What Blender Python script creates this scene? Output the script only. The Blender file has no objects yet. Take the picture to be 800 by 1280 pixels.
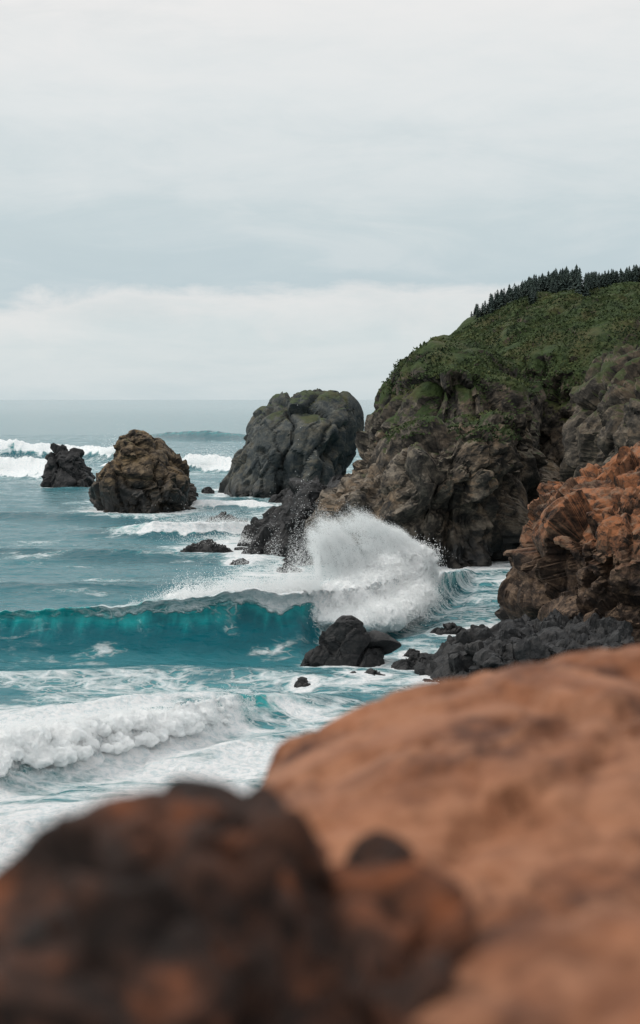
import bpy, math, random, time
import numpy as np
from mathutils import Vector
from mathutils.bvhtree import BVHTree
random.seed(3); rng=np.random.default_rng(5); T0=time.time()
CAM_H=20.0; F=2000.0
scene=bpy.context.scene
# ------------------------------------------------------------------ placement helper: image pixel x/y + assumed distance -> world metres
def wx(b,D): return (b-400.0)*D/F
def wz(e,D): return CAM_H+(499.0-e)*D/F
# ------------------------------------------------------------------ noise
def _h(ix,iy,iz,s):
    h=(ix*374761393+iy*668265263+iz*1440662683+s*974711)&0xFFFFFFFF
    h=((h^(h>>13))*1274126177)&0xFFFFFFFF
    h=h^(h>>16); h=(h*2246822519)&0xFFFFFFFF; h=h^(h>>15)
    return h
def gnoise(P,seed=0):
    i=np.floor(P).astype(np.int64); f=P-i
    u=f*f*f*(f*(f*6-15)+10); out=np.zeros(len(P))
    for dx in (0,1):
        wxx=u[:,0] if dx else 1-u[:,0]
        for dy in (0,1):
            wyy=u[:,1] if dy else 1-u[:,1]
            for dz in (0,1):
                wzz=u[:,2] if dz else 1-u[:,2]
                h=_h(i[:,0]+dx,i[:,1]+dy,i[:,2]+dz,seed)
                gx=(h&1023)/511.5-1; gy=((h>>10)&1023)/511.5-1; gz=((h>>20)&1023)/511.5-1
                out+=wxx*wyy*wzz*(gx*(f[:,0]-dx)+gy*(f[:,1]-dy)+gz*(f[:,2]-dz))
    return out*1.3
def fbm(P,oct=4,seed=0,gain=0.5,ridged=False):
    a=1.0;o=np.zeros(len(P));n=0
    for k in range(oct):
        g=gnoise(P*(2.03**k)+k*17.3,seed+k)
        if ridged: g=1-2.2*np.abs(g)-0.5
        o+=a*g;n+=a;a*=gain
    return o/n
def voro(P,seed=0):
    i=np.floor(P).astype(np.int64); n=len(P)
    F1=np.full(n,9.0);F2=np.full(n,9.0);idh=np.zeros(n,np.int64);off=np.zeros((n,3))
    for dx in(-1,0,1):
        for dy in(-1,0,1):
            for dz in(-1,0,1):
                c=i+np.array([dx,dy,dz]); h=_h(c[:,0],c[:,1],c[:,2],seed)
                fp=c+np.stack([(h&1023)/1023.,((h>>10)&1023)/1023.,((h>>20)&1023)/1023.],1)
                d=P-fp; r=np.sqrt((d*d).sum(1))
                m=r<F1
                F2=np.where(m,F1,np.minimum(F2,r)); F1=np.where(m,r,F1)
                idh=np.where(m,h,idh); off[m]=d[m]
    return F1,F2,idh,off
def sstep(a,b,x):
    t=np.clip((x-a)/(b-a),0,1); return t*t*(3-2*t)
def facets(P,seed,k=1.5,gr=.45):
    F1,F2,h,off=voro(P,seed)
    h2=_h(h,h>>3,h>>7,seed+9)
    rv=np.stack([(h2&1023)/511.5-1,((h2>>10)&1023)/511.5-1,((h2>>20)&1023)/511.5-1],1)
    r0=((h2>>5)&1023)/511.5-1
    e=F2-F1; s=sstep(0,.12,e)
    return (0.5*r0+k*(off*rv).sum(1))*(gr+(1-gr)*s), e
# ------------------------------------------------------------------ mesh utils
def mesh_np(name,V,Fc,smooth=False,attrs=None,mat=None,n=None):
    V=np.asarray(V,np.float32); Fc=np.asarray(Fc,np.int32)
    me=bpy.data.meshes.new(name); k=Fc.shape[1]
    me.vertices.add(len(V)); me.vertices.foreach_set('co',V.ravel())
    me.loops.add(Fc.size); me.loops.foreach_set('vertex_index',Fc.ravel())
    me.polygons.add(len(Fc)); me.polygons.foreach_set('loop_start',np.arange(0,Fc.size,k,dtype=np.int32))
    me.polygons.foreach_set('loop_total',np.full(len(Fc),k,np.int32))
    me.update(calc_edges=True)
    me.polygons.foreach_set('use_smooth',np.full(len(Fc),smooth))
    if attrs:
        for a,v in attrs.items():
            at=me.attributes.new(a,'FLOAT','POINT'); at.data.foreach_set('value',np.asarray(v,np.float32))
    ob=bpy.data.objects.new(name,me); scene.collection.objects.link(ob)
    if mat: me.materials.append(mat)
    print('%-22s %8d verts  t=%.1f'%(name,len(V),time.time()-T0))
    return ob
def blob(c,r,e=2.4,rz=0.0,seg=28,rings=16):
    V=[];Fc=[]
    th=np.linspace(0,2*np.pi,seg,endpoint=False)
    for j in range(1,rings):
        ph=-np.pi/2+np.pi*j/rings
        for t in th: V.append((math.cos(ph)*math.cos(t),math.cos(ph)*math.sin(t),math.sin(ph)))
    V.append((0,0,-1));V.append((0,0,1)); V=np.array(V)
    n=(np.abs(V)**e).sum(1)**(1/e); V=V/n[:,None]*np.array(r)
    ca,sa=math.cos(rz),math.sin(rz)
    V=np.stack([V[:,0]*ca-V[:,1]*sa,V[:,0]*sa+V[:,1]*ca,V[:,2]],1)+np.array(c)
    b=len(V)-2;t_=len(V)-1
    for j in range(rings-2):
        for i in range(seg):
            a=j*seg+i;a2=j*seg+(i+1)%seg; Fc.append((a,a2,a2+seg,a+seg))
    for i in range(seg):
        Fc.append((b,(i+1)%seg,i)); Fc.append((t_,(rings-2)*seg+i,(rings-2)*seg+(i+1)%seg))
    return V.tolist(),Fc
def loft(levels,e=2.6,seg=40):
    """levels top->bottom: (z,x0,x1,y0,y1)"""
    V=[];Fc=[];L=len(levels)
    th=np.linspace(0,2*np.pi,seg,endpoint=False)
    for (z,x0,x1,y0,y1) in levels[::-1]:
        for t in th:
            c,s=math.cos(t),math.sin(t); n=(abs(c)**e+abs(s)**e)**(1/e)
            V.append(((x0+x1)/2+(x1-x0)/2*c/n,(y0+y1)/2+(y1-y0)/2*s/n,z))
    for j in range(L-1):
        for i in range(seg):
            a=j*seg+i;a2=j*seg+(i+1)%seg; Fc.append((a,a2,a2+seg,a+seg))
    Fc.append(tuple(range(seg))[::-1]); Fc.append(tuple(range((L-1)*seg,L*seg)))
    return V,Fc
def L(D,rows,e=2.6):
    """rows: (image pixel y, left pixel x, right pixel x, yfront, yback) converted at distance D"""
    return loft([(wz(el,D),wx(a,D),wx(b,D),y0,y1) for el,a,b,y0,y1 in rows],e)
def union(parts,voxel,smooth_it=6):
    V=[];Fc=[]
    for v,f in parts:
        o=len(V); V+=list(v); Fc+=[tuple(i+o for i in q) for q in f]
    me=bpy.data.meshes.new('tmp'); me.from_pydata([tuple(v) for v in V],[],Fc)
    ob=bpy.data.objects.new('tmp',me); scene.collection.objects.link(ob)
    m=ob.modifiers.new('r','REMESH'); m.mode='VOXEL'; m.voxel_size=voxel; m.adaptivity=0
    s=ob.modifiers.new('s','SMOOTH'); s.iterations=smooth_it; s.factor=0.5
    dg=bpy.context.evaluated_depsgraph_get(); ev=ob.evaluated_get(dg); m2=ev.to_mesh()
    n=len(m2.vertices); P=np.empty(n*3,np.float32); m2.vertices.foreach_get('co',P)
    N=np.empty(n*3,np.float32); m2.vertices.foreach_get('normal',N)
    q=np.empty(len(m2.loops),np.int32); m2.loops.foreach_get('vertex_index',q)
    lt=np.empty(len(m2.polygons),np.int32); m2.polygons.foreach_get('loop_total',lt)
    if (lt==4).all(): Q=q.reshape(-1,4)
    else: Q=np.array([list(p.vertices) for p in m2.polygons if len(p.vertices)==4])
    ev.to_mesh_clear(); bpy.data.objects.remove(ob); bpy.data.meshes.remove(me)
    return P.reshape(-1,3).astype(float),N.reshape(-1,3).astype(float),Q
def rockify(P,N,big=(14,2.0),f1=(6,1.2),f2=(2.2,.5),f3=(0.9,.18),crack=.5,fine=(1.2,.25),seed=1,stretch=(1,1,.75),calm=None,crease=None,gr=.45,lines=1.0):
    s=np.array(stretch)
    warp=np.stack([fbm(P/f1[0]*.8,3,seed+40+k) for k in range(3)],1)*f1[0]*.4
    D=fbm(P/big[0],3,seed)*big[1]*1.6
    a,e1=facets((P+warp)/f1[0]*s,seed+1,gr=gr); b,e2=facets((P+warp*.6)/f2[0]*s,seed+2,gr=gr); c,e3=facets((P+warp*.3)/f3[0]*s,seed+3,gr=gr)
    m=sstep(-.25,.3,gnoise(P/(f1[0]*1.3),seed+8))   # rough and smooth zones
    R=a*f1[1]+b*f2[1]*(.4+.9*m)+c*f3[1]*(.3+m)-crack*np.exp(-e1/.06)-crack*.4*m*np.exp(-e2/.08)+fbm(P/fine[0],4,seed+5,ridged=True)*fine[1]*(.4+.8*m)
    if crease is not None:
        L_,dep,cs=crease; g=np.abs(gnoise((P+warp*.7)/L_*np.array(cs),seed+60)); R=R-dep*lines*np.exp(-g/.05)
        g=gnoise((P+warp)/(L_*.6),seed+61); R=R-dep*.9*sstep(.28,.5,g)
    if calm is not None: R=R*calm
    return P+N*(D+R)[:,None]
# ------------------------------------------------------------------ node helper
class NB:
    def __init__(s,name,world=None):
        if world: s.nt=world.node_tree
        else:
            s.m=bpy.data.materials.new(name); s.m.use_nodes=True; s.nt=s.m.node_tree
        s.nt.nodes.clear()
    def n(s,t,ins=None,**kw):
        nd=s.nt.nodes.new(t)
        for k,v in kw.items(): setattr(nd,k,v)
        if ins:
            for k,v in ins.items():
                if isinstance(v,bpy.types.NodeSocket): s.nt.links.new(v,nd.inputs[k])
                else: nd.inputs[k].default_value=v
        return nd
    def math(s,op,a,b=0.0,clamp=False):
        return s.n('ShaderNodeMath',{0:a,1:b},operation=op,use_clamp=clamp).outputs[0]
    def mix(s,f,a,b,bt='MIX'):
        nd=s.nt.nodes.new('ShaderNodeMix'); nd.data_type='RGBA'; nd.blend_type=bt
        for k,v in ((0,f),(6,a),(7,b)):
            if isinstance(v,bpy.types.NodeSocket): s.nt.links.new(v,nd.inputs[k])
            else: nd.inputs[k].default_value=(v if k==0 else (tuple(v)+(1,) if len(v)==3 else v))
        return nd.outputs[2]
    def ramp(s,x,stops,interp='LINEAR'):
        nd=s.n('ShaderNodeValToRGB',{0:x}); cr=nd.color_ramp; cr.interpolation=interp
        while len(cr.elements)<len(stops): cr.elements.new(.5)
        for el,(p,c) in zip(cr.elements,stops):
            el.position=p; el.color=(c,c,c,1) if isinstance(c,(int,float)) else tuple(c)+(1,)
        return nd.outputs[0]
    def smooth(s,x,a,b):
        nd=s.n('ShaderNodeMapRange',{0:x,1:a,2:b,3:0.0,4:1.0},interpolation_type='SMOOTHSTEP'); return nd.outputs[0]
    def noise(s,vec,scale,detail=5,rough=.55,dist=0.0):
        return s.n('ShaderNodeTexNoise',{'Vector':vec,'Scale':scale,'Detail':detail,'Roughness':rough,'Distortion':dist}).outputs[0]
    def mapping(s,vec,scale=(1,1,1),rot=(0,0,0)):
        return s.n('ShaderNodeMapping',{'Vector':vec,'Scale':scale,'Rotation':rot}).outputs[0]
def rock_mat(name,dark,mid,light,stain,stain_lit_amt=.4,grass=0.0,grass_z=(8,16),wet_z=2.5,sc=1.0,bump=.25,bdist=.3,gcol=((.012,.022,.006),(.05,.075,.018)),rough=.85,stain_lit_z=None,gthr=.72,top_pale_amt=.7,sl_sc=.12,sl_thr=None):
    b=NB(name); co=b.n('ShaderNodeTexCoord').outputs['Object']; geo=b.n('ShaderNodeNewGeometry')
    n1=b.noise(co,sl_sc*sc,6,.6,.6); n2=b.noise(b.mapping(co,(1,1,1.6),(.3,.2,0)),.5*sc,8,.68,.5); n3=b.noise(co,3.5*sc,6,.7)
    v=b.n('ShaderNodeTexVoronoi',{'Vector':b.mapping(co,(1,1,.7),(.2,.35,.1)),'Scale':.45*sc},feature='DISTANCE_TO_EDGE').outputs[0]
    col=b.ramp(n2,[(.36,dark),(.5,mid),(.64,light)])
    col=b.mix(b.smooth(n3,.35,.7),b.mix(.45,col,(0,0,0)),col)
    t0,t1=sl_thr or (.5-.25*stain_lit_amt,.62)
    sl_mask=b.math('MULTIPLY',b.smooth(n1,t0,t1),b.smooth(n2,.35,.65))
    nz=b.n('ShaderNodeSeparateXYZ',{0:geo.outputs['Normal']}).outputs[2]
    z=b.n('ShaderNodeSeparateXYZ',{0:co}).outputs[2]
    sl_mask=b.math('MULTIPLY',sl_mask,b.smooth(nz,-.3,.5))  # iron stain; on red cliff and brown boulder also sunlit tops painted orange
    if stain_lit_z: sl_mask=b.math('MULTIPLY',sl_mask,b.smooth(b.math('ADD',z,b.math('MULTIPLY',n1,4)),stain_lit_z[0]+2,stain_lit_z[1]+2))
    col=b.mix(b.math('MULTIPLY',sl_mask,stain_lit_amt*1.6,True),col,stain)
    top_pale=b.math('MULTIPLY',b.smooth(nz,.15,.75),b.smooth(b.noise(co,.9*sc,6,.7),.46,.6))  # paler tone in patches on up-facing faces
    col=b.mix(b.math('MULTIPLY',top_pale,top_pale_amt),col,light)
    if grass>0:
        g=b.math('ADD',b.math('MULTIPLY',nz,.75),b.math('MULTIPLY',b.math('SUBTRACT',b.noise(co,.22,5,.6),.5),1.1))
        g=b.math('ADD',g,b.math('MULTIPLY',b.smooth(z,grass_z[0],grass_z[1]),.55*grass))
        gm=b.smooth(g,gthr,gthr+.2)
        gm=b.math('MULTIPLY',gm,b.smooth(z,grass_z[0]-3,grass_z[0]+3))
        gn=b.noise(co,.9,7,.7); gc=b.ramp(gn,[(.3,gcol[0]),(.7,gcol[1])])
        gc=b.mix(b.smooth(b.noise(co,.15,4,.6),.45,.65),gc,b.mix(.5,gc,(.07,.055,.02)))
        col=b.mix(gm,col,gc)
    wet=b.smooth(b.math('ADD',z,b.math('MULTIPLY',n1,3.0)),wet_z+3.5,wet_z)
    col=b.mix(b.math('MULTIPLY',wet,.8),col,(.006,.008,.009))
    hgt=b.math('ADD',b.math('ADD',b.math('MULTIPLY',n2,1.0),b.math('MULTIPLY',n3,.3)),b.math('MULTIPLY',b.smooth(v,0,.12),.3))
    bp=b.n('ShaderNodeBump',{'Height':hgt,'Strength':bump*2,'Distance':bdist}).outputs[0]
    ro=b.math('SUBTRACT',rough,b.math('MULTIPLY',wet,.4))
    p=b.n('ShaderNodeBsdfPrincipled',{'Base Color':col,'Roughness':ro,'Normal':bp,'Specular IOR Level':.3})
    b.nt.links.new(p.outputs[0],b.n('ShaderNodeOutputMaterial').inputs[0]); return b.m
m_head=rock_mat('headland_rock',(.012,.012,.012),(.058,.052,.044),(.205,.175,.138),(.15,.095,.05),.4,grass=1.25,grass_z=(9,24),wet_z=3.0,gthr=.70,gcol=((.009,.020,.006),(.040,.064,.016)))
m_stack=rock_mat('stack_rock',(.012,.011,.010),(.050,.038,.028),(.18,.135,.088),(.18,.12,.058),.5,grass=.3,grass_z=(10,18),wet_z=5.0,gcol=((.025,.034,.012),(.06,.07,.026)))
m_far=rock_mat('far_stack_rock',(.032,.044,.051),(.058,.069,.071),(.110,.114,.102),(.10,.085,.055),.4,grass=.6,grass_z=(12,20),wet_z=2.0,gcol=((.028,.042,.024),(.06,.078,.036)))  # aerial haze put into the base colours, lifted towards teal
m_mid=rock_mat('weathered_cliff_rock',(.012,.011,.010),(.050,.044,.036),(.150,.125,.095),(.13,.085,.045),.35,grass=.75,grass_z=(13,22),wet_z=4,gcol=((.014,.024,.008),(.045,.058,.018)))
m_near=rock_mat('red_cliff_rock',(.009,.006,.005),(.046,.030,.021),(.17,.115,.077),(.24,.092,.038),1.0,grass=0,wet_z=1.5,sc=1.3,bump=.3,stain_lit_z=(6,11))  # sunlit orange top painted in, limited by height
m_black=rock_mat('wet_basalt',(.004,.005,.006),(.012,.014,.016),(.035,.034,.034),(.02,.018,.016),.2,wet_z=-1,sc=1.6,rough=.6)
m_fgo=rock_mat('orange_boulder_rock',(.11,.042,.022),(.21,.085,.042),(.31,.145,.08),(.25,.095,.042),.6,wet_z=-9,sc=3.0,bump=.15,bdist=.04)
m_fgd=rock_mat('brown_boulder_rock',(.007,.004,.003),(.024,.011,.007),(.075,.028,.014),(.24,.075,.028),.7,wet_z=-9,sc=5,bump=.25,bdist=.05,top_pale_amt=.4,sl_sc=.9,sl_thr=(.48,.68))  # orange colour stands in for sunlit knob tops
# ------------------------------------------------------------------ cliffs
P,N,Q=union([
 L(200,[(522,560,620,196,206),(528,525,636,192,214),(550,492,650,190,218),(590,462,654,188,222),(640,430,650,188,222),(690,412,648,187,222),(745,408,645,187,222)]),
 L(215,[(428,545,590,216,228),(442,522,620,213,240),(465,500,650,210,245),(492,484,680,209,250),(525,478,690,208,250),(570,462,690,208,250),(640,425,690,207,250),(760,395,690,206,250)]),
 L(195,[(600,425,470,192,210),(625,408,470,190,212),(680,395,470,189,212),(740,380,470,188,212)]),
 L(255,[(340,790,1150,268,330),(349,715,1150,262,335),(369,655,1150,252,340),(391,612,1150,243,340),(416,575,1150,237,340),(448,550,1150,230,340),(500,535,1150,227,340),(600,525,1150,226,340),(760,525,1150,225,340)]),
],.38,4)
hz=P[:,2]
calm=1-.75*sstep(.35,.8,N[:,2])*sstep(20,27,hz)
P2=rockify(P,N,big=(16,2.0),f1=(9,2.3),f2=(3.5,.95),f3=(1.5,.32),crack=.9,fine=(1.6,.24),seed=11,calm=calm,crease=(11,2.6,(1,1,.4)),lines=.8,gr=.6)
headland=mesh_np('headland_cliff',P2,Q,False,mat=m_head); HP,HN,HQ=P2,N,Q
P,N,Q=union([L(165,[(436,850,1300,172,215),(454,820,1300,169,215),(480,794,1300,166,215),(507,776,1300,164,215),(545,768,1300,163,215),(580,774,1300,162,215),(640,780,1300,161,215),(830,780,1300,161,215)])],.33,4)
P=rockify(P,N,big=(12,1.2),f1=(6,1.6),f2=(2.4,.7),f3=(1.1,.24),crack=.6,fine=(1.1,.2),seed=23,crease=(8,1.8,(1,1,.5)),gr=.7)
mesh_np('weathered_cliff',P,Q,False,mat=m_mid)
P,N,Q=union([L(125,[(588,860,1250,128,155),(600,822,1250,125,155),(615,782,1250,122,155),(634,742,1250,120,155),(654,706,1250,119,155),(680,686,1250,118.5,155),(712,688,1250,118.5,155),(738,694,1250,118.5,155),(768,676,1250,116.5,155),(800,684,1250,115.5,155),(835,692,1250,113.5,155),(880,690,1250,112,155)]),
 ],.19,3)
P=rockify(P,N,big=(7,.7),f1=(5,1.4),f2=(2.0,.6),f3=(.8,.2),crack=.35,fine=(.9,.18),seed=41,crease=(5,1.7,(1,1,.8)),gr=.9,lines=.3)
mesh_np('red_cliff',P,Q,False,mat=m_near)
# sea stacks
P,N,Q=union([L(350,[(490,385,422,340,355),(497,345,428,335,360),(510,325,434,332,364),(530,313,436,328,366),(560,300,434,326,368),(590,288,430,325,369),(608,280,424,324,370),(660,270,422,322,372)],3.0)],.40,4)
P=rockify(P,N,big=(12,1.0),f1=(9,1.8),f2=(3.6,.7),f3=(1.6,.15),crack=.8,fine=(1.6,.12),seed=51,stretch=(1,1,.45),crease=(10,2.0,(1,1,.3)),gr=.7)
mesh_np('sea_stack',P,Q,False,mat=m_far)
P,N,Q=union([L(292,[(541,162,184,287,296),(547,153,198,285,298),(560,149,208,284,300),(575,145,217,283,302),(590,128,230,281,303),(606,122,236,280,304),(720,120,238,279,305)],3.4)],.30,3)
P=rockify(P,N,big=(8,.5),f1=(5.5,.9),f2=(2.2,.5),f3=(.9,.18),crack=.5,fine=(1,.18),seed=67,stretch=(.8,.8,1.0),crease=(7,1.0,(.6,.6,1.1)),gr=.8)
mesh_np('sea_stack.001',P,Q,False,mat=m_stack)
P,N,Q=union([L(370,[(562,64,72,366,374),(570,60,86,364,376),(585,60,104,363,378),(600,58,116,362,380),(700,56,120,360,381)]),
   L(370,[(568,88,98,366,374),(582,84,104,366,375),(700,80,110,364,376)])],.34,2)
P=rockify(P,N,big=(8,1.2),f1=(4,1.3),f2=(1.8,.5),f3=(.9,.15),crack=.6,fine=(1,.15),seed=71)
mesh_np('sea_stack.002',P,Q,False,mat=m_black)
# ------------------------------------------------------------------ small sea rocks   (image pixels: left x,right x,top y,base y)
def sea_rock(b0,b1,et,eb,peak=.5,seed=0,parts=3,name='sea_rock'):
    D=CAM_H*F/(eb-499); w=(b1-b0)*D/F; h=(eb-et)*D/F; cx=wx((b0+b1)/2,D); ry=w*.42
    r=np.random.default_rng(seed+100); pr=[]
    pr.append(blob((cx+(peak-.5)*w*.6,D+ry,-.2*h),(w*.36,ry,h*1.15),1.6,r.uniform(-.4,.4)))
    pr.append(blob((cx,D+ry,-.3*h),(w*.52,ry,h*.85),1.9,0))
    for k in range(parts):
        a=r.uniform(-.4,.4); pr.append(blob((cx+a*w,D+ry*r.uniform(.5,1.2),-.1*h),(w*r.uniform(.1,.22),ry*.5,h*r.uniform(.4,.8)),1.6,r.uniform(0,3)))
    vox=max(.065,w/80); P,N,Q=union(pr,vox,1)
    s=min(w*.5,h)*.9
    P=rockify(P,N,big=(s*2,s*.10),f1=(s*1.1,s*.34),f2=(s*.5,s*.13),f3=(s*.22,s*.035),crack=s*.08,fine=(s*.3,s*.03),seed=seed)
    mesh_np(name,P,Q,False,mat=m_black); return cx,D+ry,w
rocks=[(384,488,783,833,.45,31),(366,392,849,860,.5,2),(428,456,841,850,.5,3),(446,484,837,851,.6,4),(490,548,815,838,.7,5),(543,597,782,796,.5,6),
 (224,288,675,693,.5,7),(248,304,644,658,.6,8),(284,316,699,707,.5,9),(344,378,705,715,.5,10),(254,268,608,616,.5,11),(238,248,613,620,.5,12),(336,376,611,629,.6,13),
 (492,522,828,839,.4,14),(556,602,824,850,.6,15),(300,352,666,686,.7,16),(505,530,812,820,.4,17)]
RK=[sea_rock(a,b,c,d,p,s) for a,b,c,d,p,s in rocks]
# dark ledge below headland and below red cliff
P,N,Q=union([L(212,[(612,372,400,206,226),(632,352,410,204,228),(656,332,420,203,230),(677,304,430,202,232),(692,300,430,201,233),(720,294,430,200,234)]),
   L(197,[(674,368,400,194,204),(690,354,420,192,206),(725,347,430,191,208)]),
   L(238,[(611,388,440,236,250),(640,372,440,234,252),(700,360,440,232,254)])],.28,1)
P=rockify(P,N,big=(6,.6),f1=(3.4,1.2),f2=(1.5,.5),f3=(.6,.1),crack=.4,fine=(.7,.1),seed=83)
mesh_np('rock_ledge',P,Q,False,mat=m_black)
P,N,Q=union([L(113,[(798,645,800,110,124),(814,590,800,109,124),(828,562,800,108.5,124),(845,532,800,108,124),(866,522,800,107.5,124),(895,518,800,107,124)]),
   L(112,[(812,588,625,109,116),(850,578,640,108,118),(890,572,640,107,118)])],.14,1)
P=rockify(P,N,big=(3,.4),f1=(1.9,.7),f2=(.9,.28),f3=(.4,.07),crack=.22,fine=(.4,.05),seed=91)
mesh_np('rock_ledge.001',P,Q,False,mat=m_black)
# ------------------------------------------------------------------ foreground cliff top
P,N,Q=union([L(5.4,[(868,680,1100,5.2,6.2),(876,640,1150,5.0,6.6),(889,590,1200,4.8,7),(908,532,1250,4.6,7.2),(938,455,1300,4.4,7.4),(965,375,1300,4.2,7.5),(995,305,1300,4.05,7.5),(1055,270,1300,4.05,7.5),(1110,260,1300,4.25,7.5),(1160,260,1300,4.6,7.5),(1300,250,1300,4.7,7.5),(1500,250,1300,4.7,7.5)])],.028,8)
P=rockify(P,N,big=(1.0,.05),f1=(.8,.05),f2=(.35,.03),f3=(.2,.008),crack=.025,fine=(.4,.022),seed=104,crease=(1.3,.035,(1,1,1)),gr=.7)
P[:,2]-=.085
mesh_np('orange_boulder',P,Q,True,mat=m_fgo)
P,N,Q=union([L(3.0,[(1000,185,265,2.8,3.3),(1012,140,292,2.7,3.4),(1045,95,335,2.6,3.5),(1090,35,380,2.5,3.6),(1125,-10,395,2.4,3.7),(1190,-70,410,2.3,3.7),(1400,-120,420,2.3,3.7),(1800,-150,430,2.3,3.7)]),
   L(3.0,[(1100,425,510,2.9,3.2),(1118,400,545,2.75,3.4),(1158,390,580,2.6,3.5),(1205,380,588,2.5,3.5),(1270,360,560,2.4,3.5),(1500,350,510,2.4,3.5)])],.016,4)
P=rockify(P,N,big=(.5,.05),f1=(.26,.06),f2=(.12,.028),f3=(.06,.006),crack=.04,fine=(.2,.02),seed=111,crease=(.3,.045,(1,1,1)))
P[:,2]-=.04
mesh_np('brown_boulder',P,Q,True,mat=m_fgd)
P,N,Q=union([L(2.6,[(1212,820,1100,2.5,2.9),(1235,690,1200,2.4,3.1),(1262,610,1250,2.35,3.2),(1300,530,1300,2.3,3.3),(1400,480,1300,2.2,3.3),(1800,460,1300,2.2,3.3)])],.018,8)
P=rockify(P,N,big=(.7,.03),f1=(.4,.04),f2=(.2,.015),f3=(.1,.004),crack=.01,fine=(.3,.012),seed=121)
P[:,2]-=.05
mesh_np('orange_boulder.001',P,Q,True,mat=m_fgo)
P,N,Q=union([loft([(17.8,-5,9,-8,6),(17.4,-7,12,-10,7.5),(14,-9,16,-12,8.5),(6,-12,22,-14,10),(-2,-15,26,-16,13)])],.35,3)
P=rockify(P,N,big=(5,.25),f1=(3,.25),f2=(1.2,.12),f3=(.6,.05),crack=.1,fine=(.6,.06),seed=131)
mesh_np('clifftop_ground',P,Q,False,mat=m_near)
# ------------------------------------------------------------------ sea
inner=np.arange(-.24,.2401,.0011); g=[.24]
while g[-1]<1.6: g.append(g[-1]+max(.0015,(g[-1]-.235)*.09))
outer=np.array(g[1:]); bt=np.concatenate([-outer[::-1],inner,outer])
rows=[8.0]
while rows[-1]<60000:
    y=rows[-1]; rows.append(y*(1.03 if y<55 else 1.002 if y<250 else 1.0045 if y<900 else 1.06))
ys=np.array(rows); X=(bt[None,:]*ys[:,None]).ravel(); Y=np.repeat(ys,len(bt)); nR,nC=len(ys),len(bt)
Z0=np.zeros_like(X); P0=np.stack([X,Y,Z0],1)
near=1-sstep(400,1200,Y)
sw1=fbm(P0/np.array([34,11,1]),3,201); sw2=fbm(P0/np.array([8,3.2,1]),3,202); sw3=fbm(P0/np.array([2.4,1.1,1]),3,203)
Z=(sw1*.8+sw2*.45+sw3*.2)*(.35+.65*near)*(1-sstep(900,3000,Y)); DY=np.zeros_like(X)
foam=np.zeros_like(X); teal=np.zeros_like(X)
patch=fbm(P0/np.array([16,9,1]),4,210); patch2=fbm(P0/np.array([5,3,1]),4,211)
GX=np.arange(-320,320,.1)
def n1d(x,sc,o,seed):
    t=np.stack([GX/sc,GX*0,GX*0],1); return np.interp(x,GX,fbm(t,o,seed))
def wave(pts,front,back,foamf,over=1.0,tealk=1.0,lump=.0,wob=1.6):
    """pts: (x,y_crest,height,foam amount)"""
    a=np.array(pts,float)
    I=np.where((X>a[0,0])&(X<a[-1,0])&(Y>a[:,1].min()-front*3-5)&(Y<a[:,1].max()+back*3+5))[0]
    x=X[I];y=Y[I];zr=Z[I]
    yc=np.interp(x,a[:,0],a[:,1]); h=np.interp(x,a[:,0],a[:,2]); ff=np.interp(x,a[:,0],a[:,3])
    yc=yc+n1d(x,9,2,220)*wob+n1d(x,2.2,2,225)*wob*.18
    h=h*(1+.25*n1d(x,5,3,221)+.12*n1d(x,1.2,2,226))
    s=y-yc; fr=np.clip((s+front)/front,0,1); up=np.where(s<0,fr**1.9,np.exp(-(np.maximum(s,0)/back)**2))
    act=(h>.05)
    zr=zr*(1-.4*up*act)+h*up*act-np.where(act,.15*h*np.exp(-((s+front*1.3)/(front*.6))**2),0)
    DY[I]-=over*up**4*(h/4)*act
    face=np.where((s<0.4)&(s>-front*1.1),1.0,0)*sstep(-front*1.1,-front*.6,s)*act*np.clip(h/1.5,0,1)
    teal[I]=np.maximum(teal[I],face*tealk*(.25+.75*up))
    edge=foamf*(1+1.2*fbm(np.stack([x/2.2,s/6,x*0],1),3,228))
    edge=np.maximum(edge,.02)
    f=ff*np.where(s<0,sstep(-front*edge,-front*edge*.5,s),np.exp(-(np.maximum(s,0)/(back*1.0))**2))
    foam[I]=np.maximum(foam[I],f*act)
    if lump>0:
        q=fbm(np.stack([x,y,zr],1)/np.array([1.3,.8,.8]),5,230,.62,ridged=True)
        zr=zr+lump*np.clip(ff*1.5-.6,0,1)*np.where((s<front)&(s>-front*1.1),up,0)*q
    Z[I]=zr
# main wave
wave([(-120,150,0,0),(-60,136,1.8,.3),(-26,131,2.6,.34),(-17,130.5,3.4,.5),(-10,130.5,4.1,.66),(-4,131,4.5,.72),(-1.5,132,4.4,.9),(1,136,4.1,1.2),(5,142,3.9,1.2),(9,150,3.5,1.1),(12,160,2.8,.7),(15,172,1.5,.4),(18,185,0,0)],6.0,6.5,.24,2.2,1.0,.5)
I=(Y>122)&(Y<134)&(X<1)   # lace streaks dragged up the face
foam[I]=np.maximum(foam[I],(.30+.55*patch2[I]+.2*patch[I])*sstep(-30,-16,X[I]))
wave([(-60,110,0,0),(-30,113,.5,.3),(-10,115,.7,.5),(0,113,.5,.4),(8,116,.0,0)],3.5,3,.6,.5,.5,.2)
foam=np.maximum(foam,.95*sstep(-2.5,1,X)*(1-sstep(9,12,X))*np.exp(-((Y-(136+(X-1)*1.6))/6)**2))
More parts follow.
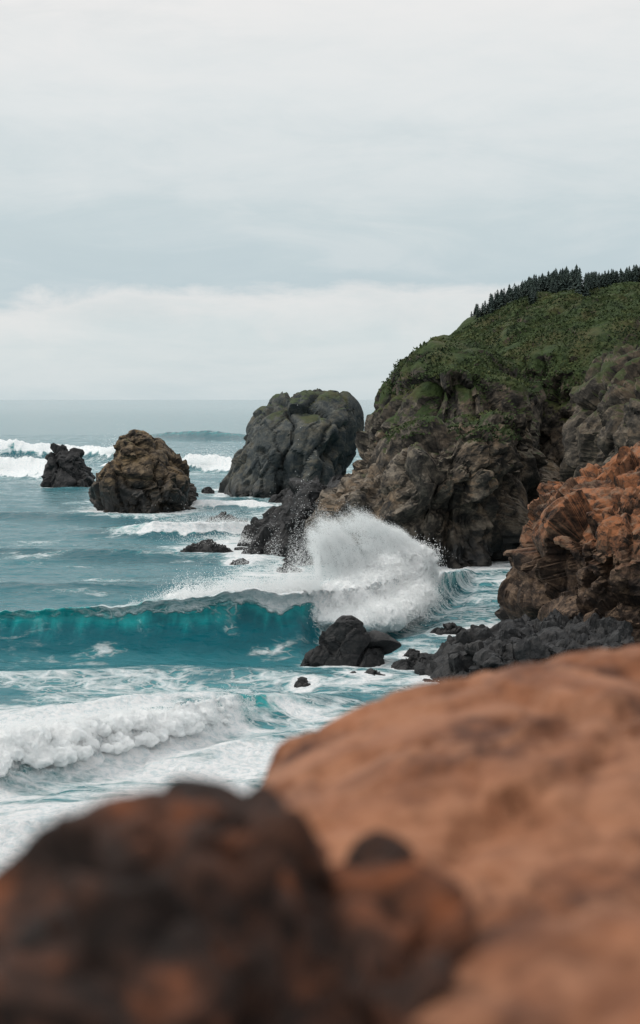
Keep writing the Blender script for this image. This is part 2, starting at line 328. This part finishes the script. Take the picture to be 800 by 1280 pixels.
# near waves
NWx=[-40,-17,-12,-8,-5.5,-3]; NWy=[80,85.5,89.5,94,98,101]; NWh=[1.6,2.1,2.0,1.7,1.4,1.0]
wave([(-60,80,0,0),(-40,80,1.6,.9),(-17,85.5,2.1,1.25),(-12,89.5,2.0,1.25),(-8,94,1.7,1.1),(-5.5,98,1.6,.55),(-3,101,1.4,.4),(0,104,.6,.4),(3,107,0,0)],4.0,4,.62,.9,1.4,1.3)
wave([(-40,68,0,0),(-18,70,.8,.5),(-12,73,1.0,.7),(-6,78,.6,.6),(0,84,.4,.6),(5,90,0,0)],3.2,3,.5,.4,1.2,.4)
wave([(-24,98,0,0),(-18,100,.5,.8),(-12,104,.7,.8),(-6,108,.3,.6),(-2,109,0,0)],3,3,.8,.3,.6,.3)
wave([(-10,88,0,0),(-6,89,.6,.3),(-2,92,.8,.5),(3,95,.6,.6),(7,99,0,0)],3,3,.5,.4,1.2,.3)
# distant ones
wave([(-200,470,0,1),(-150,455,4,1.1),(-100,440,5,1.2),(-72,420,4.2,1.2),(-60,410,0,.3)],12,12,.9,1,.8,1.0)
wave([(-260,620,0,1),(-170,560,5,.7),(-105,540,6,.7),(-80,540,4,.9),(-60,520,4.5,1.1),(-50,500,0,.5)],14,14,.5,1,1,1.0)
wave([(-45,470,0,1),(-38,462,4,1.1),(-28,450,4,1.2),(-15,440,2,1),(0,430,0,.4)],10,12,.8,1,.7,1.0)
wave([(-66,482,0,1),(-60,478,2.6,1.0),(-52,470,2.4,1.1),(-46,466,0,.5)],10,10,.8,1,.7,1.0)
wave([(-100,830,0,0),(-80,820,3,0),(-55,800,4.5,.3),(-40,790,3,.4),(-20,780,0,0)],22,18,.2,1,.8,0)
wave([(-40,240,0,0),(-30,236,1.0,.5),(-24,232,2.2,.8),(-18,234,2.0,1.0),(-12,240,1.6,1.1),(-6,246,1,.8),(0,250,0,.4)],6,5,.6,1,1.1,.6)
wave([(-45,310,0,0),(-30,300,1.2,.9),(-12,296,1.3,.9),(-4,290,0,.4)],6,5,.6,1,.6,.4)
wave([(-60,212,0,0),(-36,203,1.0,.2),(-22,199,1.3,.4),(-8,196,1.0,.5),(2,194,0,0)],7,5,.3,.6,.7,.2)
wave([(-80,276,0,0),(-50,267,1.1,.3),(-28,262,1.3,.6),(-16,262,.9,.3),(-8,262,0,0)],7,5,.3,.6,.7,.2)
wave([(-50,170,0,0),(-38,168,.8,.2),(-24,166,.9,.3),(-14,168,.6,.2),(-6,170,0,0)],7,5,.3,.5,.5,0)
# foam fields
foam=np.maximum(foam,(.67+.55*patch+.35*patch2)*(1-sstep(101,110,Y+patch*10)))
foam=np.maximum(foam,(.48+.35*patch+.25*patch2)*(1-sstep(116,121,Y+patch*6)))
foam=np.maximum(foam,(.55+.45*patch+.2*patch2)*sstep(-20,-8,X+patch*8)*sstep(150,172,Y)*(1-sstep(300,360,Y)))
foam=np.maximum(foam,(.56+.45*patch+.2*patch2)*sstep(2,8,X)*sstep(100,112,Y)*(1-sstep(160,185,Y)))
foam=np.maximum(foam,(.42+.5*patch)*sstep(330,420,Y)*(1-sstep(560,700,Y))*(1-sstep(20,60,X)))
foam=np.maximum(foam,(.30+.5*patch+.2*patch2)*(1-sstep(700,1500,Y)))
for cx,cy,w in RK: foam=np.maximum(foam,.85*np.exp(-(((X-cx)/(w*.75+.8))**2+((Y-cy)/(w*.8+1.5))**2)**1.2))
for cx,cy,rx,ry in [(wx(178,292),288,14,19),(wx(90,370),370,9,14),(wx(358,350),345,22,28),(-6,215,17,24),(11,112,7,7),(14,192,16,12),(wx(600,120),118,6,9)]:
    foam=np.maximum(foam,(.80+.5*patch2)*np.exp(-(((X-cx)/rx)**2+((Y-cy)/ry)**2)**2))
foam=np.clip(foam,0,1.3)
V=np.stack([X,Y+DY,Z],1)
ii=(np.arange(nR-1)[:,None]*nC+np.arange(nC-1)[None,:]).ravel()
FQ=np.stack([ii,ii+1,ii+nC+1,ii+nC],1)
b=NB('sea_water'); co=b.n('ShaderNodeTexCoord').outputs['Object']
fo=b.n('ShaderNodeAttribute',attribute_name='foam').outputs['Fac']; te=b.n('ShaderNodeAttribute',attribute_name='teal').outputs['Fac']
c1=b.mapping(co,(.55,1.0,1.0))
nA=b.noise(c1,.22,9,.62,1.4); nB=b.noise(c1,1.3,7,.65,.8)
wv=b.n('ShaderNodeVectorMath',{0:c1,1:b.n('ShaderNodeVectorMath',{0:b.n('ShaderNodeTexNoise',{'Vector':c1,'Scale':.5,'Detail':4.0}).outputs['Color'],'Scale':2.6},operation='SCALE').outputs[0]},operation='ADD').outputs[0]
vA=b.n('ShaderNodeTexVoronoi',{'Vector':wv,'Scale':.42},feature='DISTANCE_TO_EDGE').outputs[0]
vB=b.n('ShaderNodeTexVoronoi',{'Vector':wv,'Scale':1.3},feature='DISTANCE_TO_EDGE').outputs[0]
lace=b.math('MAXIMUM',b.smooth(vA,.13,.0),b.math('MULTIPLY',b.smooth(vB,.16,.0),.75))
pat=b.math('ADD',b.math('MULTIPLY',nA,.75),b.math('MULTIPLY',nB,.3))
k=b.math('ADD',pat,b.math('MULTIPLY',b.math('SUBTRACT',fo,.5),1.15))
solid=b.smooth(k,.56,.76)
lm=b.math('MULTIPLY',lace,b.smooth(k,.38,.58))
fm=b.math('MAXIMUM',solid,b.math('MULTIPLY',lm,.75))
milky=b.smooth(k,.35,.7)
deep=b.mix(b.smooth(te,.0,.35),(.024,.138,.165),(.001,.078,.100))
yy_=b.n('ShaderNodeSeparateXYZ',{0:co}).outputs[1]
deep=b.mix(b.smooth(yy_,500,4000),deep,(.13,.235,.265))  # horizon haze painted in: water colour lightens with distance
streak=b.noise(b.mapping(co,(1.3,.35,.5)),.7,5,.55,.8)
bright=b.mix(b.smooth(b.math('ADD',te,b.math('MULTIPLY',b.math('SUBTRACT',streak,.5),.7)),.48,1.0),deep,(.010,.275,.28))  # light through the thin crest painted in as brighter turquoise
wcol=b.mix(b.math('MULTIPLY',milky,.5),bright,(.08,.34,.36))
nF=b.noise(co,2.4,8,.72,.4)
col=b.mix(fm,wcol,b.mix(b.smooth(nF,.3,.6),(.58,.68,.71),(.92,.93,.935)))  # foam crevices shaded in the colour, following the bump noise
rp=b.noise(b.mapping(co,(.6,1.2,1)),1.1,6,.6,.3); rp2=b.noise(b.mapping(co,(.5,1.0,1)),.22,4,.55)
hg=b.math('ADD',b.math('ADD',b.math('MULTIPLY',rp,.35),b.math('MULTIPLY',rp2,1.0)),b.math('MULTIPLY',fm,b.math('ADD',.1,b.math('MULTIPLY',nF,.8))))
bp=b.n('ShaderNodeBump',{'Height':hg,'Strength':.8,'Distance':.9}).outputs[0]
ro=b.n('ShaderNodeMapRange',{0:fm,1:0.0,2:1.0,3:.13,4:.8}).outputs[0]
p=b.n('ShaderNodeBsdfPrincipled',{'Base Color':col,'Roughness':ro,'Normal':bp,'IOR':1.33,'Specular IOR Level':.4,'Specular Tint':(.72,.93,1.0,1)})
b.nt.links.new(p.outputs[0],b.n('ShaderNodeOutputMaterial').inputs[0]); m_sea=b.m
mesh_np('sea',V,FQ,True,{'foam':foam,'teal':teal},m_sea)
# ------------------------------------------------------------------ breaking foam and spray
def white(name,transl):
    b=NB(name); co=b.n('ShaderNodeTexCoord').outputs['Object']
    n=b.noise(co,1.6,7,.7,.5); c=b.ramp(n,[(.3,(.84,.88,.89)),(.55,(.96,.97,.97))])
    p=b.n('ShaderNodeBsdfPrincipled',{'Base Color':c,'Roughness':.9,'Specular IOR Level':.1,'Normal':b.n('ShaderNodeBump',{'Height':n,'Strength':.5,'Distance':.35}).outputs[0]})
    if transl: o=b.n('ShaderNodeMixShader',{0:transl,1:p.outputs[0],2:b.n('ShaderNodeBsdfTranslucent',{'Color':(.98,.99,.99,1)}).outputs[0]}).outputs[0]
    else: o=p.outputs[0]
    b.nt.links.new(o,b.n('ShaderNodeOutputMaterial').inputs[0]); return b.m
m_foam=white('white_water',.2); m_drop=white('spray_droplets',.5)
def fb(px,py,rx,rz,D,ry=None,e=2.0):
    s=D/F; return blob((wx(px,D),D,wz(py,D)),(rx*s,(ry or rx*.7*s),rz*s),e)
parts=[fb(404,752,22,18,135),fb(428,755,32,24,138),fb(455,745,36,32,142),fb(482,733,32,38,146),fb(507,720,24,38,150),fb(528,712,15,30,153),fb(445,730,28,16,143),fb(360,746,34,7,133),fb(310,748,40,5,133,2.0),fb(250,750,40,3,132.5,2.0),
  fb(415,772,22,9,133,2.6),fb(440,776,28,10,133.5,3.0),fb(470,772,30,13,137,3.0),fb(500,760,24,16,141,3.0),fb(522,745,16,16,146,3.0)]
FP,FN,FQ2=union(parts,.12,3)
d=fbm(FP/1.8,5,301,.6,True)*.8+fbm(FP/4,3,302)*.9+fbm(FP/.5,3,303,.6)*.4
FP2=FP+FN*d[:,None]
mesh_np('breaking_wave_foam',FP2,FQ2,True,mat=m_foam)
# tumbling white water of the nearer wave
pr=[]; r_=np.random.default_rng(8)
for i in range(150):
    x=r_.uniform(-26,-5.5); yc=float(np.interp(x,NWx,NWy)+n1d(np.array([x]),9,2,220)[0]*1.6); hh=float(np.interp(x,NWx,NWh)); t=r_.uniform(-1.6,.5); k_=np.interp(x,[-26,-8,-5.5],[1,.85,.35])
    rr=r_.uniform(.25,.75)*k_
    pr.append(blob((x,yc+t-.7,hh*(1+t*.38)-rr*.25 if t<0 else hh-rr*.3),(rr*1.5,rr,rr*.8),2.0,0,12,8))
GP,GN,GQ=union(pr,.075,2)
d=fbm(GP/.8,5,341,.62,True)*.36+fbm(GP/.3,3,342)*.14
GP2=GP+GN*d[:,None]
mesh_np('breaking_wave_foam.001',GP2,GQ,True,mat=m_foam)
def droplets(C,S,name,mat):
    T=np.array([(1,1,1),(1,-1,-1),(-1,1,-1),(-1,-1,1)],float)/1.3
    n=len(C); q=rng.normal(size=(n,4)); q/=np.linalg.norm(q,axis=1)[:,None]; w_,x_,y_,z_=q.T
    R=np.stack([1-2*(y_*y_+z_*z_),2*(x_*y_-z_*w_),2*(x_*z_+y_*w_),2*(x_*y_+z_*w_),1-2*(x_*x_+z_*z_),2*(y_*z_-x_*w_),2*(x_*z_-y_*w_),2*(y_*z_+x_*w_),1-2*(x_*x_+y_*y_)],1).reshape(n,3,3)
    VV=np.einsum('nij,kj->nki',R,T)*S[:,None,None]+C[:,None,:]
    o=np.arange(n)[:,None]*4
    FF=np.concatenate([o+np.array([[0,1,2]]),o+np.array([[0,3,1]]),o+np.array([[0,2,3]]),o+np.array([[1,3,2]])],0)
    return mesh_np(name,VV.reshape(-1,3),FF,False,mat=mat)
C=[];S=[]
up=np.where((FN[:,2]>-.5))[0]; idx=rng.choice(up,100000)
C.append(FP2[idx]+FN[idx]*rng.exponential(.30,len(idx))[:,None]+rng.normal(0,.16,(len(idx),3))); S.append(rng.uniform(.015,.045,len(idx)))
up=np.where((GN[:,2]>-.2))[0]; idx=rng.choice(up,60000)
C.append(GP2[idx]+GN[idx]*rng.exponential(.12,len(idx))[:,None]+rng.normal(0,.06,(len(idx),3))+np.array([0,0,1])*rng.exponential(.09,len(idx))[:,None]); S.append(rng.uniform(.008,.020,len(idx)))
# ballistic fan of spray
n=360000; u=rng.beta(1.1,1.0,n)
bx=np.interp(u,[0,.3,.6,.85,1],[396,440,482,522,548]); by=np.interp(u,[0,.3,.6,.85,1],[726,714,700,698,722]); D0=np.interp(u,[0,.5,1],[140,146,154])
start=np.stack([wx(bx,D0),D0+rng.normal(0,.9,n),wz(by,D0)],1)
strand=fbm(np.stack([u*34,start[:,1]*.3,np.zeros(n)],1),4,310,.65)
vx=np.interp(u,[0,.4,.8,1],[-1.0,-3.6,-3.2,-1.2])*(1+.45*strand); vz=np.interp(u,[0,.35,.7,1],[7.2,8.0,7.6,5.4])*(1+.5*strand)
t=rng.beta(1.0,1.6,n)*1.08
Cf=start+np.stack([vx*t,rng.normal(0,.3,n)*t+.8*t,vz*t-4.0*t*t],1)+rng.normal(0,.06,(n,3))*(1+3*t[:,None])
keep=rng.random(n)<(.15+.85*sstep(-.3,.3,strand+.4*gnoise(Cf/1.0,315)))
C.append(Cf[keep]); S.append((rng.uniform(.010,.028,n)*(1.1-.4*t))[keep])
# spindrift off crest to the left of the break
n=80000; bx=400-rng.beta(1,1.4,n)*240; k_=(400-bx)/240
D0=np.full(n,132.0)+rng.uniform(-1.5,4,n); hz=rng.exponential(1,n)*(1.1*(1-k_)**1.3+.14)*np.clip(1+fbm(np.stack([bx/14,D0*0,D0*0],1),3,320)*1.6,.1,3)
C.append(np.stack([wx(bx,D0),D0,wz(np.interp(bx,[150,300,400],[756,743,734]),D0)+hz-.3],1)); S.append(rng.uniform(.010,.028,n))
# ragged tops of the nearer white water
n=40000; x=rng.uniform(-24,-4,n); yc=np.interp(x,NWx,NWy)+n1d(x,9,2,220)*1.6; hh=np.interp(x,NWx,NWh)
yy=yc+rng.normal(0,1.1,n)-.6; C.append(np.stack([x,yy,hh*np.exp(-((yy-yc)/2.6)**2)+rng.exponential(.2,n)*np.clip(1+2.5*fbm(np.stack([x/1.5,yy/1.5,x*0],1),3,330),.1,4)],1)); S.append(rng.uniform(.008,.02,n))
# bursts at far breakers and rock feet
for cx,cy,rx,hh,nn in [(-85,425,14,1.6,9000),(-31,452,8,1.5,6000),(-64,521,6,2.0,5000),(-8,212,8,.7,6000),(-15,240,7,.8,6000)]:
    C.append(np.stack([cx+rng.normal(0,rx*.6,nn),cy+rng.normal(0,2.5,nn),(.8+rng.exponential(.6,nn))*hh+.6],1)); S.append(rng.uniform(.02,.07,nn)*cy/450+.01)
C=np.concatenate(C);S=np.concatenate(S)
droplets(C,S,'wave_spray',m_drop)
# ------------------------------------------------------------------ trees and grass on the headland
bvh=BVHTree.FromPolygons([tuple(v) for v in HP],[tuple(int(i) for i in q) for q in HQ])
def ground(x,y):
    h=bvh.ray_cast(Vector((x,y,200)),Vector((0,0,-1))); return h[0],h[1]
b=NB('conifer_foliage'); co=b.n('ShaderNodeTexCoord').outputs['Object']
p=b.n('ShaderNodeBsdfPrincipled',{'Base Color':b.ramp(b.noise(co,.8,4,.6),[(.35,(.012,.026,.024)),(.7,(.030,.050,.038))]),'Roughness':.9})  # teal haze mixed into the foliage colours
b.nt.links.new(p.outputs[0],b.n('ShaderNodeOutputMaterial').inputs[0]); m_tree=b.m
TV=[];TF=[]
def conifer(x,y,z,h):
    o=len(TV); r=h*.03
    for k in range(3): TV.append((x+r*math.cos(k*2.1),y+r*math.sin(k*2.1),z-.5))
    TV.append((x,y,z+h)); TF.extend([(o,o+1,o+3),(o+1,o+2,o+3),(o+2,o,o+3)])
    tiers=9
    for q in range(tiers):
        f=q/tiers; zz=z+h*(.06+.88*f); R=h*.22*(1-f)**.8*random.uniform(.8,1.2)+.06; m=9
        for s in range(m):
            a=s*2*math.pi/m+random.uniform(-.3,.3); rr=R*random.uniform(.55,1.25); o=len(TV); w=.28
            TV.append((x,y,zz+h*.10)); TV.append((x+rr*math.cos(a-w),y+rr*math.sin(a-w),zz-h*.02)); TV.append((x+rr*1.2*math.cos(a),y+rr*1.2*math.sin(a),zz-h*.05)); TV.append((x+rr*math.cos(a+w),y+rr*math.sin(a+w),zz-h*.01))
            TF.append((o,o+1,o+2)); TF.append((o,o+2,o+3))
ridge={}
for px in range(585,841,6):
    best=None
    for D in np.arange(236,325,3.0):
        gp,_=ground(wx(px,D),D)
        if gp and (best is None or (gp.z-20)/D>best[0]): best=((gp.z-20)/D,D)
    if best: ridge[px]=best[1]
kx=sorted(ridge); ky=[ridge[k] for k in kx]
for i in range(640):
    px=random.uniform(588,838)
    if 725<px<732: continue
    if px<612 and random.random()<.7: continue
    D=float(np.interp(px,kx,ky))+random.uniform(-5,7)
    x=wx(px,D); gp,gn=ground(x,D)
    if gp is None or gp.z<28: continue
    h=np.interp(px,[590,620,700,718,724,735,830],[2.4,3.4,3.8,4.2,4.8,2.8,2.6])*random.uniform(.55,1.2)
    conifer(x,D,gp.z-.2,h)
mesh_np('conifer_treeline',TV,TF,False,mat=m_tree)
b=NB('grass_tufts'); co=b.n('ShaderNodeTexCoord').outputs['Object']
p=b.n('ShaderNodeBsdfPrincipled',{'Base Color':b.ramp(b.noise(co,.22,5,.6),[(.35,(.012,.026,.008)),(.52,(.034,.056,.015)),(.68,(.080,.090,.028))]),'Roughness':.95})
b.nt.links.new(p.outputs[0],b.n('ShaderNodeOutputMaterial').inputs[0]); m_gr=b.m
w=np.where((HN[:,2]>.38)&(HP[:,2]>15)&(HP[:,0]<62)&(HP[:,1]<285))[0]
dens=fbm(HP[w]/5,3,400); w=w[dens>-.2]; idx=rng.choice(w,60000); n=len(idx)
c=HP[idx]+rng.normal(0,.25,(n,3))*np.array([1,1,0]); a=rng.uniform(0,6.28,n); hh=rng.uniform(.05,.20,n)*(1+sstep(0,.3,fbm(c/3,2,401))); ww=rng.uniform(.10,.3,n)
dx=np.stack([np.cos(a)*ww,np.sin(a)*ww,np.zeros(n)],1); tip=np.stack([rng.normal(0,.15,n),rng.normal(0,.15,n),hh],1)
VV=np.stack([c-dx-[0,0,.1],c+dx-[0,0,.1],c+tip],1).reshape(-1,3); mesh_np('grass',VV,np.arange(n*3).reshape(-1,3),False,mat=m_gr)
# ------------------------------------------------------------------ sky + sun
el=math.radians(42); az=math.radians(-100)
w=bpy.data.worlds.new('World'); scene.world=w; w.use_nodes=True; b=NB('w',w)
gen=b.n('ShaderNodeTexCoord').outputs['Generated']
sk=b.n('ShaderNodeTexSky',sky_type='NISHITA'); sk.sun_disc=False; sk.sun_elevation=el; sk.sun_rotation=az
z=b.n('ShaderNodeSeparateXYZ',{0:gen}).outputs[2]
n1=b.noise(b.mapping(gen,(2.2,2.2,9)),1.3,6,.55,.4); n2=b.noise(b.mapping(gen,(10,10,24)),1.8,9,.62,.5); n3=b.noise(b.mapping(gen,(3,3,14)),2.2,7,.6,.6)
zz=b.math('ADD',z,b.math('MULTIPLY',b.math('SUBTRACT',n1,.5),.07)); zz=b.math('ADD',zz,b.math('MULTIPLY',b.math('SUBTRACT',n2,.5),.05))
cl=b.ramp(zz,[(0,(6.0,6.85,7.1)),(.03,(6.6,7.3,7.45)),(.056,(7.7,7.85,7.85)),(.070,(5.4,6.35,6.75)),(.12,(5.9,6.75,7.0)),(.18,(7.5,7.9,7.95)),(.25,(8.8,8.65,8.5)),(.45,(9.5,9.5,9.4)),(.9,(14,14,14))])
cl=b.mix(b.math('MULTIPLY',b.smooth(n3,.42,.68),.22),cl,(9.0,8.85,8.7))
cl=b.mix(b.math('MULTIPLY',b.smooth(n3,.5,.28),.14),cl,(4.8,5.7,6.0))
col=b.mix(.95,sk.outputs[0],cl)
bg=b.n('ShaderNodeBackground',{'Color':col,'Strength':.10})
b.nt.links.new(bg.outputs[0],b.n('ShaderNodeOutputWorld').inputs[0])
sd=bpy.data.lights.new('sun','SUN'); sd.energy=1.5; sd.angle=math.radians(10); sd.color=(1,.94,.86)
so=bpy.data.objects.new('sun',sd); scene.collection.objects.link(so)
dirv=Vector((math.sin(az)*math.cos(el),math.cos(az)*math.cos(el),math.sin(el))); so.rotation_euler=dirv.to_track_quat('Z','Y').to_euler()
# ------------------------------------------------------------------ camera
cd=bpy.data.cameras.new('camera'); cam=bpy.data.objects.new('camera',cd); scene.collection.objects.link(cam)
cam.location=(0,0,CAM_H); cam.rotation_euler=(math.radians(90),0,0)
cd.sensor_fit='VERTICAL'; cd.sensor_height=36; cd.lens=36*F/1280; cd.shift_y=-141/1280
cd.clip_start=.1; cd.clip_end=200000
cd.dof.use_dof=True; cd.dof.focus_distance=160; cd.dof.aperture_fstop=1.4
scene.camera=cam
scene.view_settings.view_transform='Standard'; scene.view_settings.look='None'; scene.view_settings.exposure=0
print('droplets',len(S),'sea',len(X),'head',len(HP))
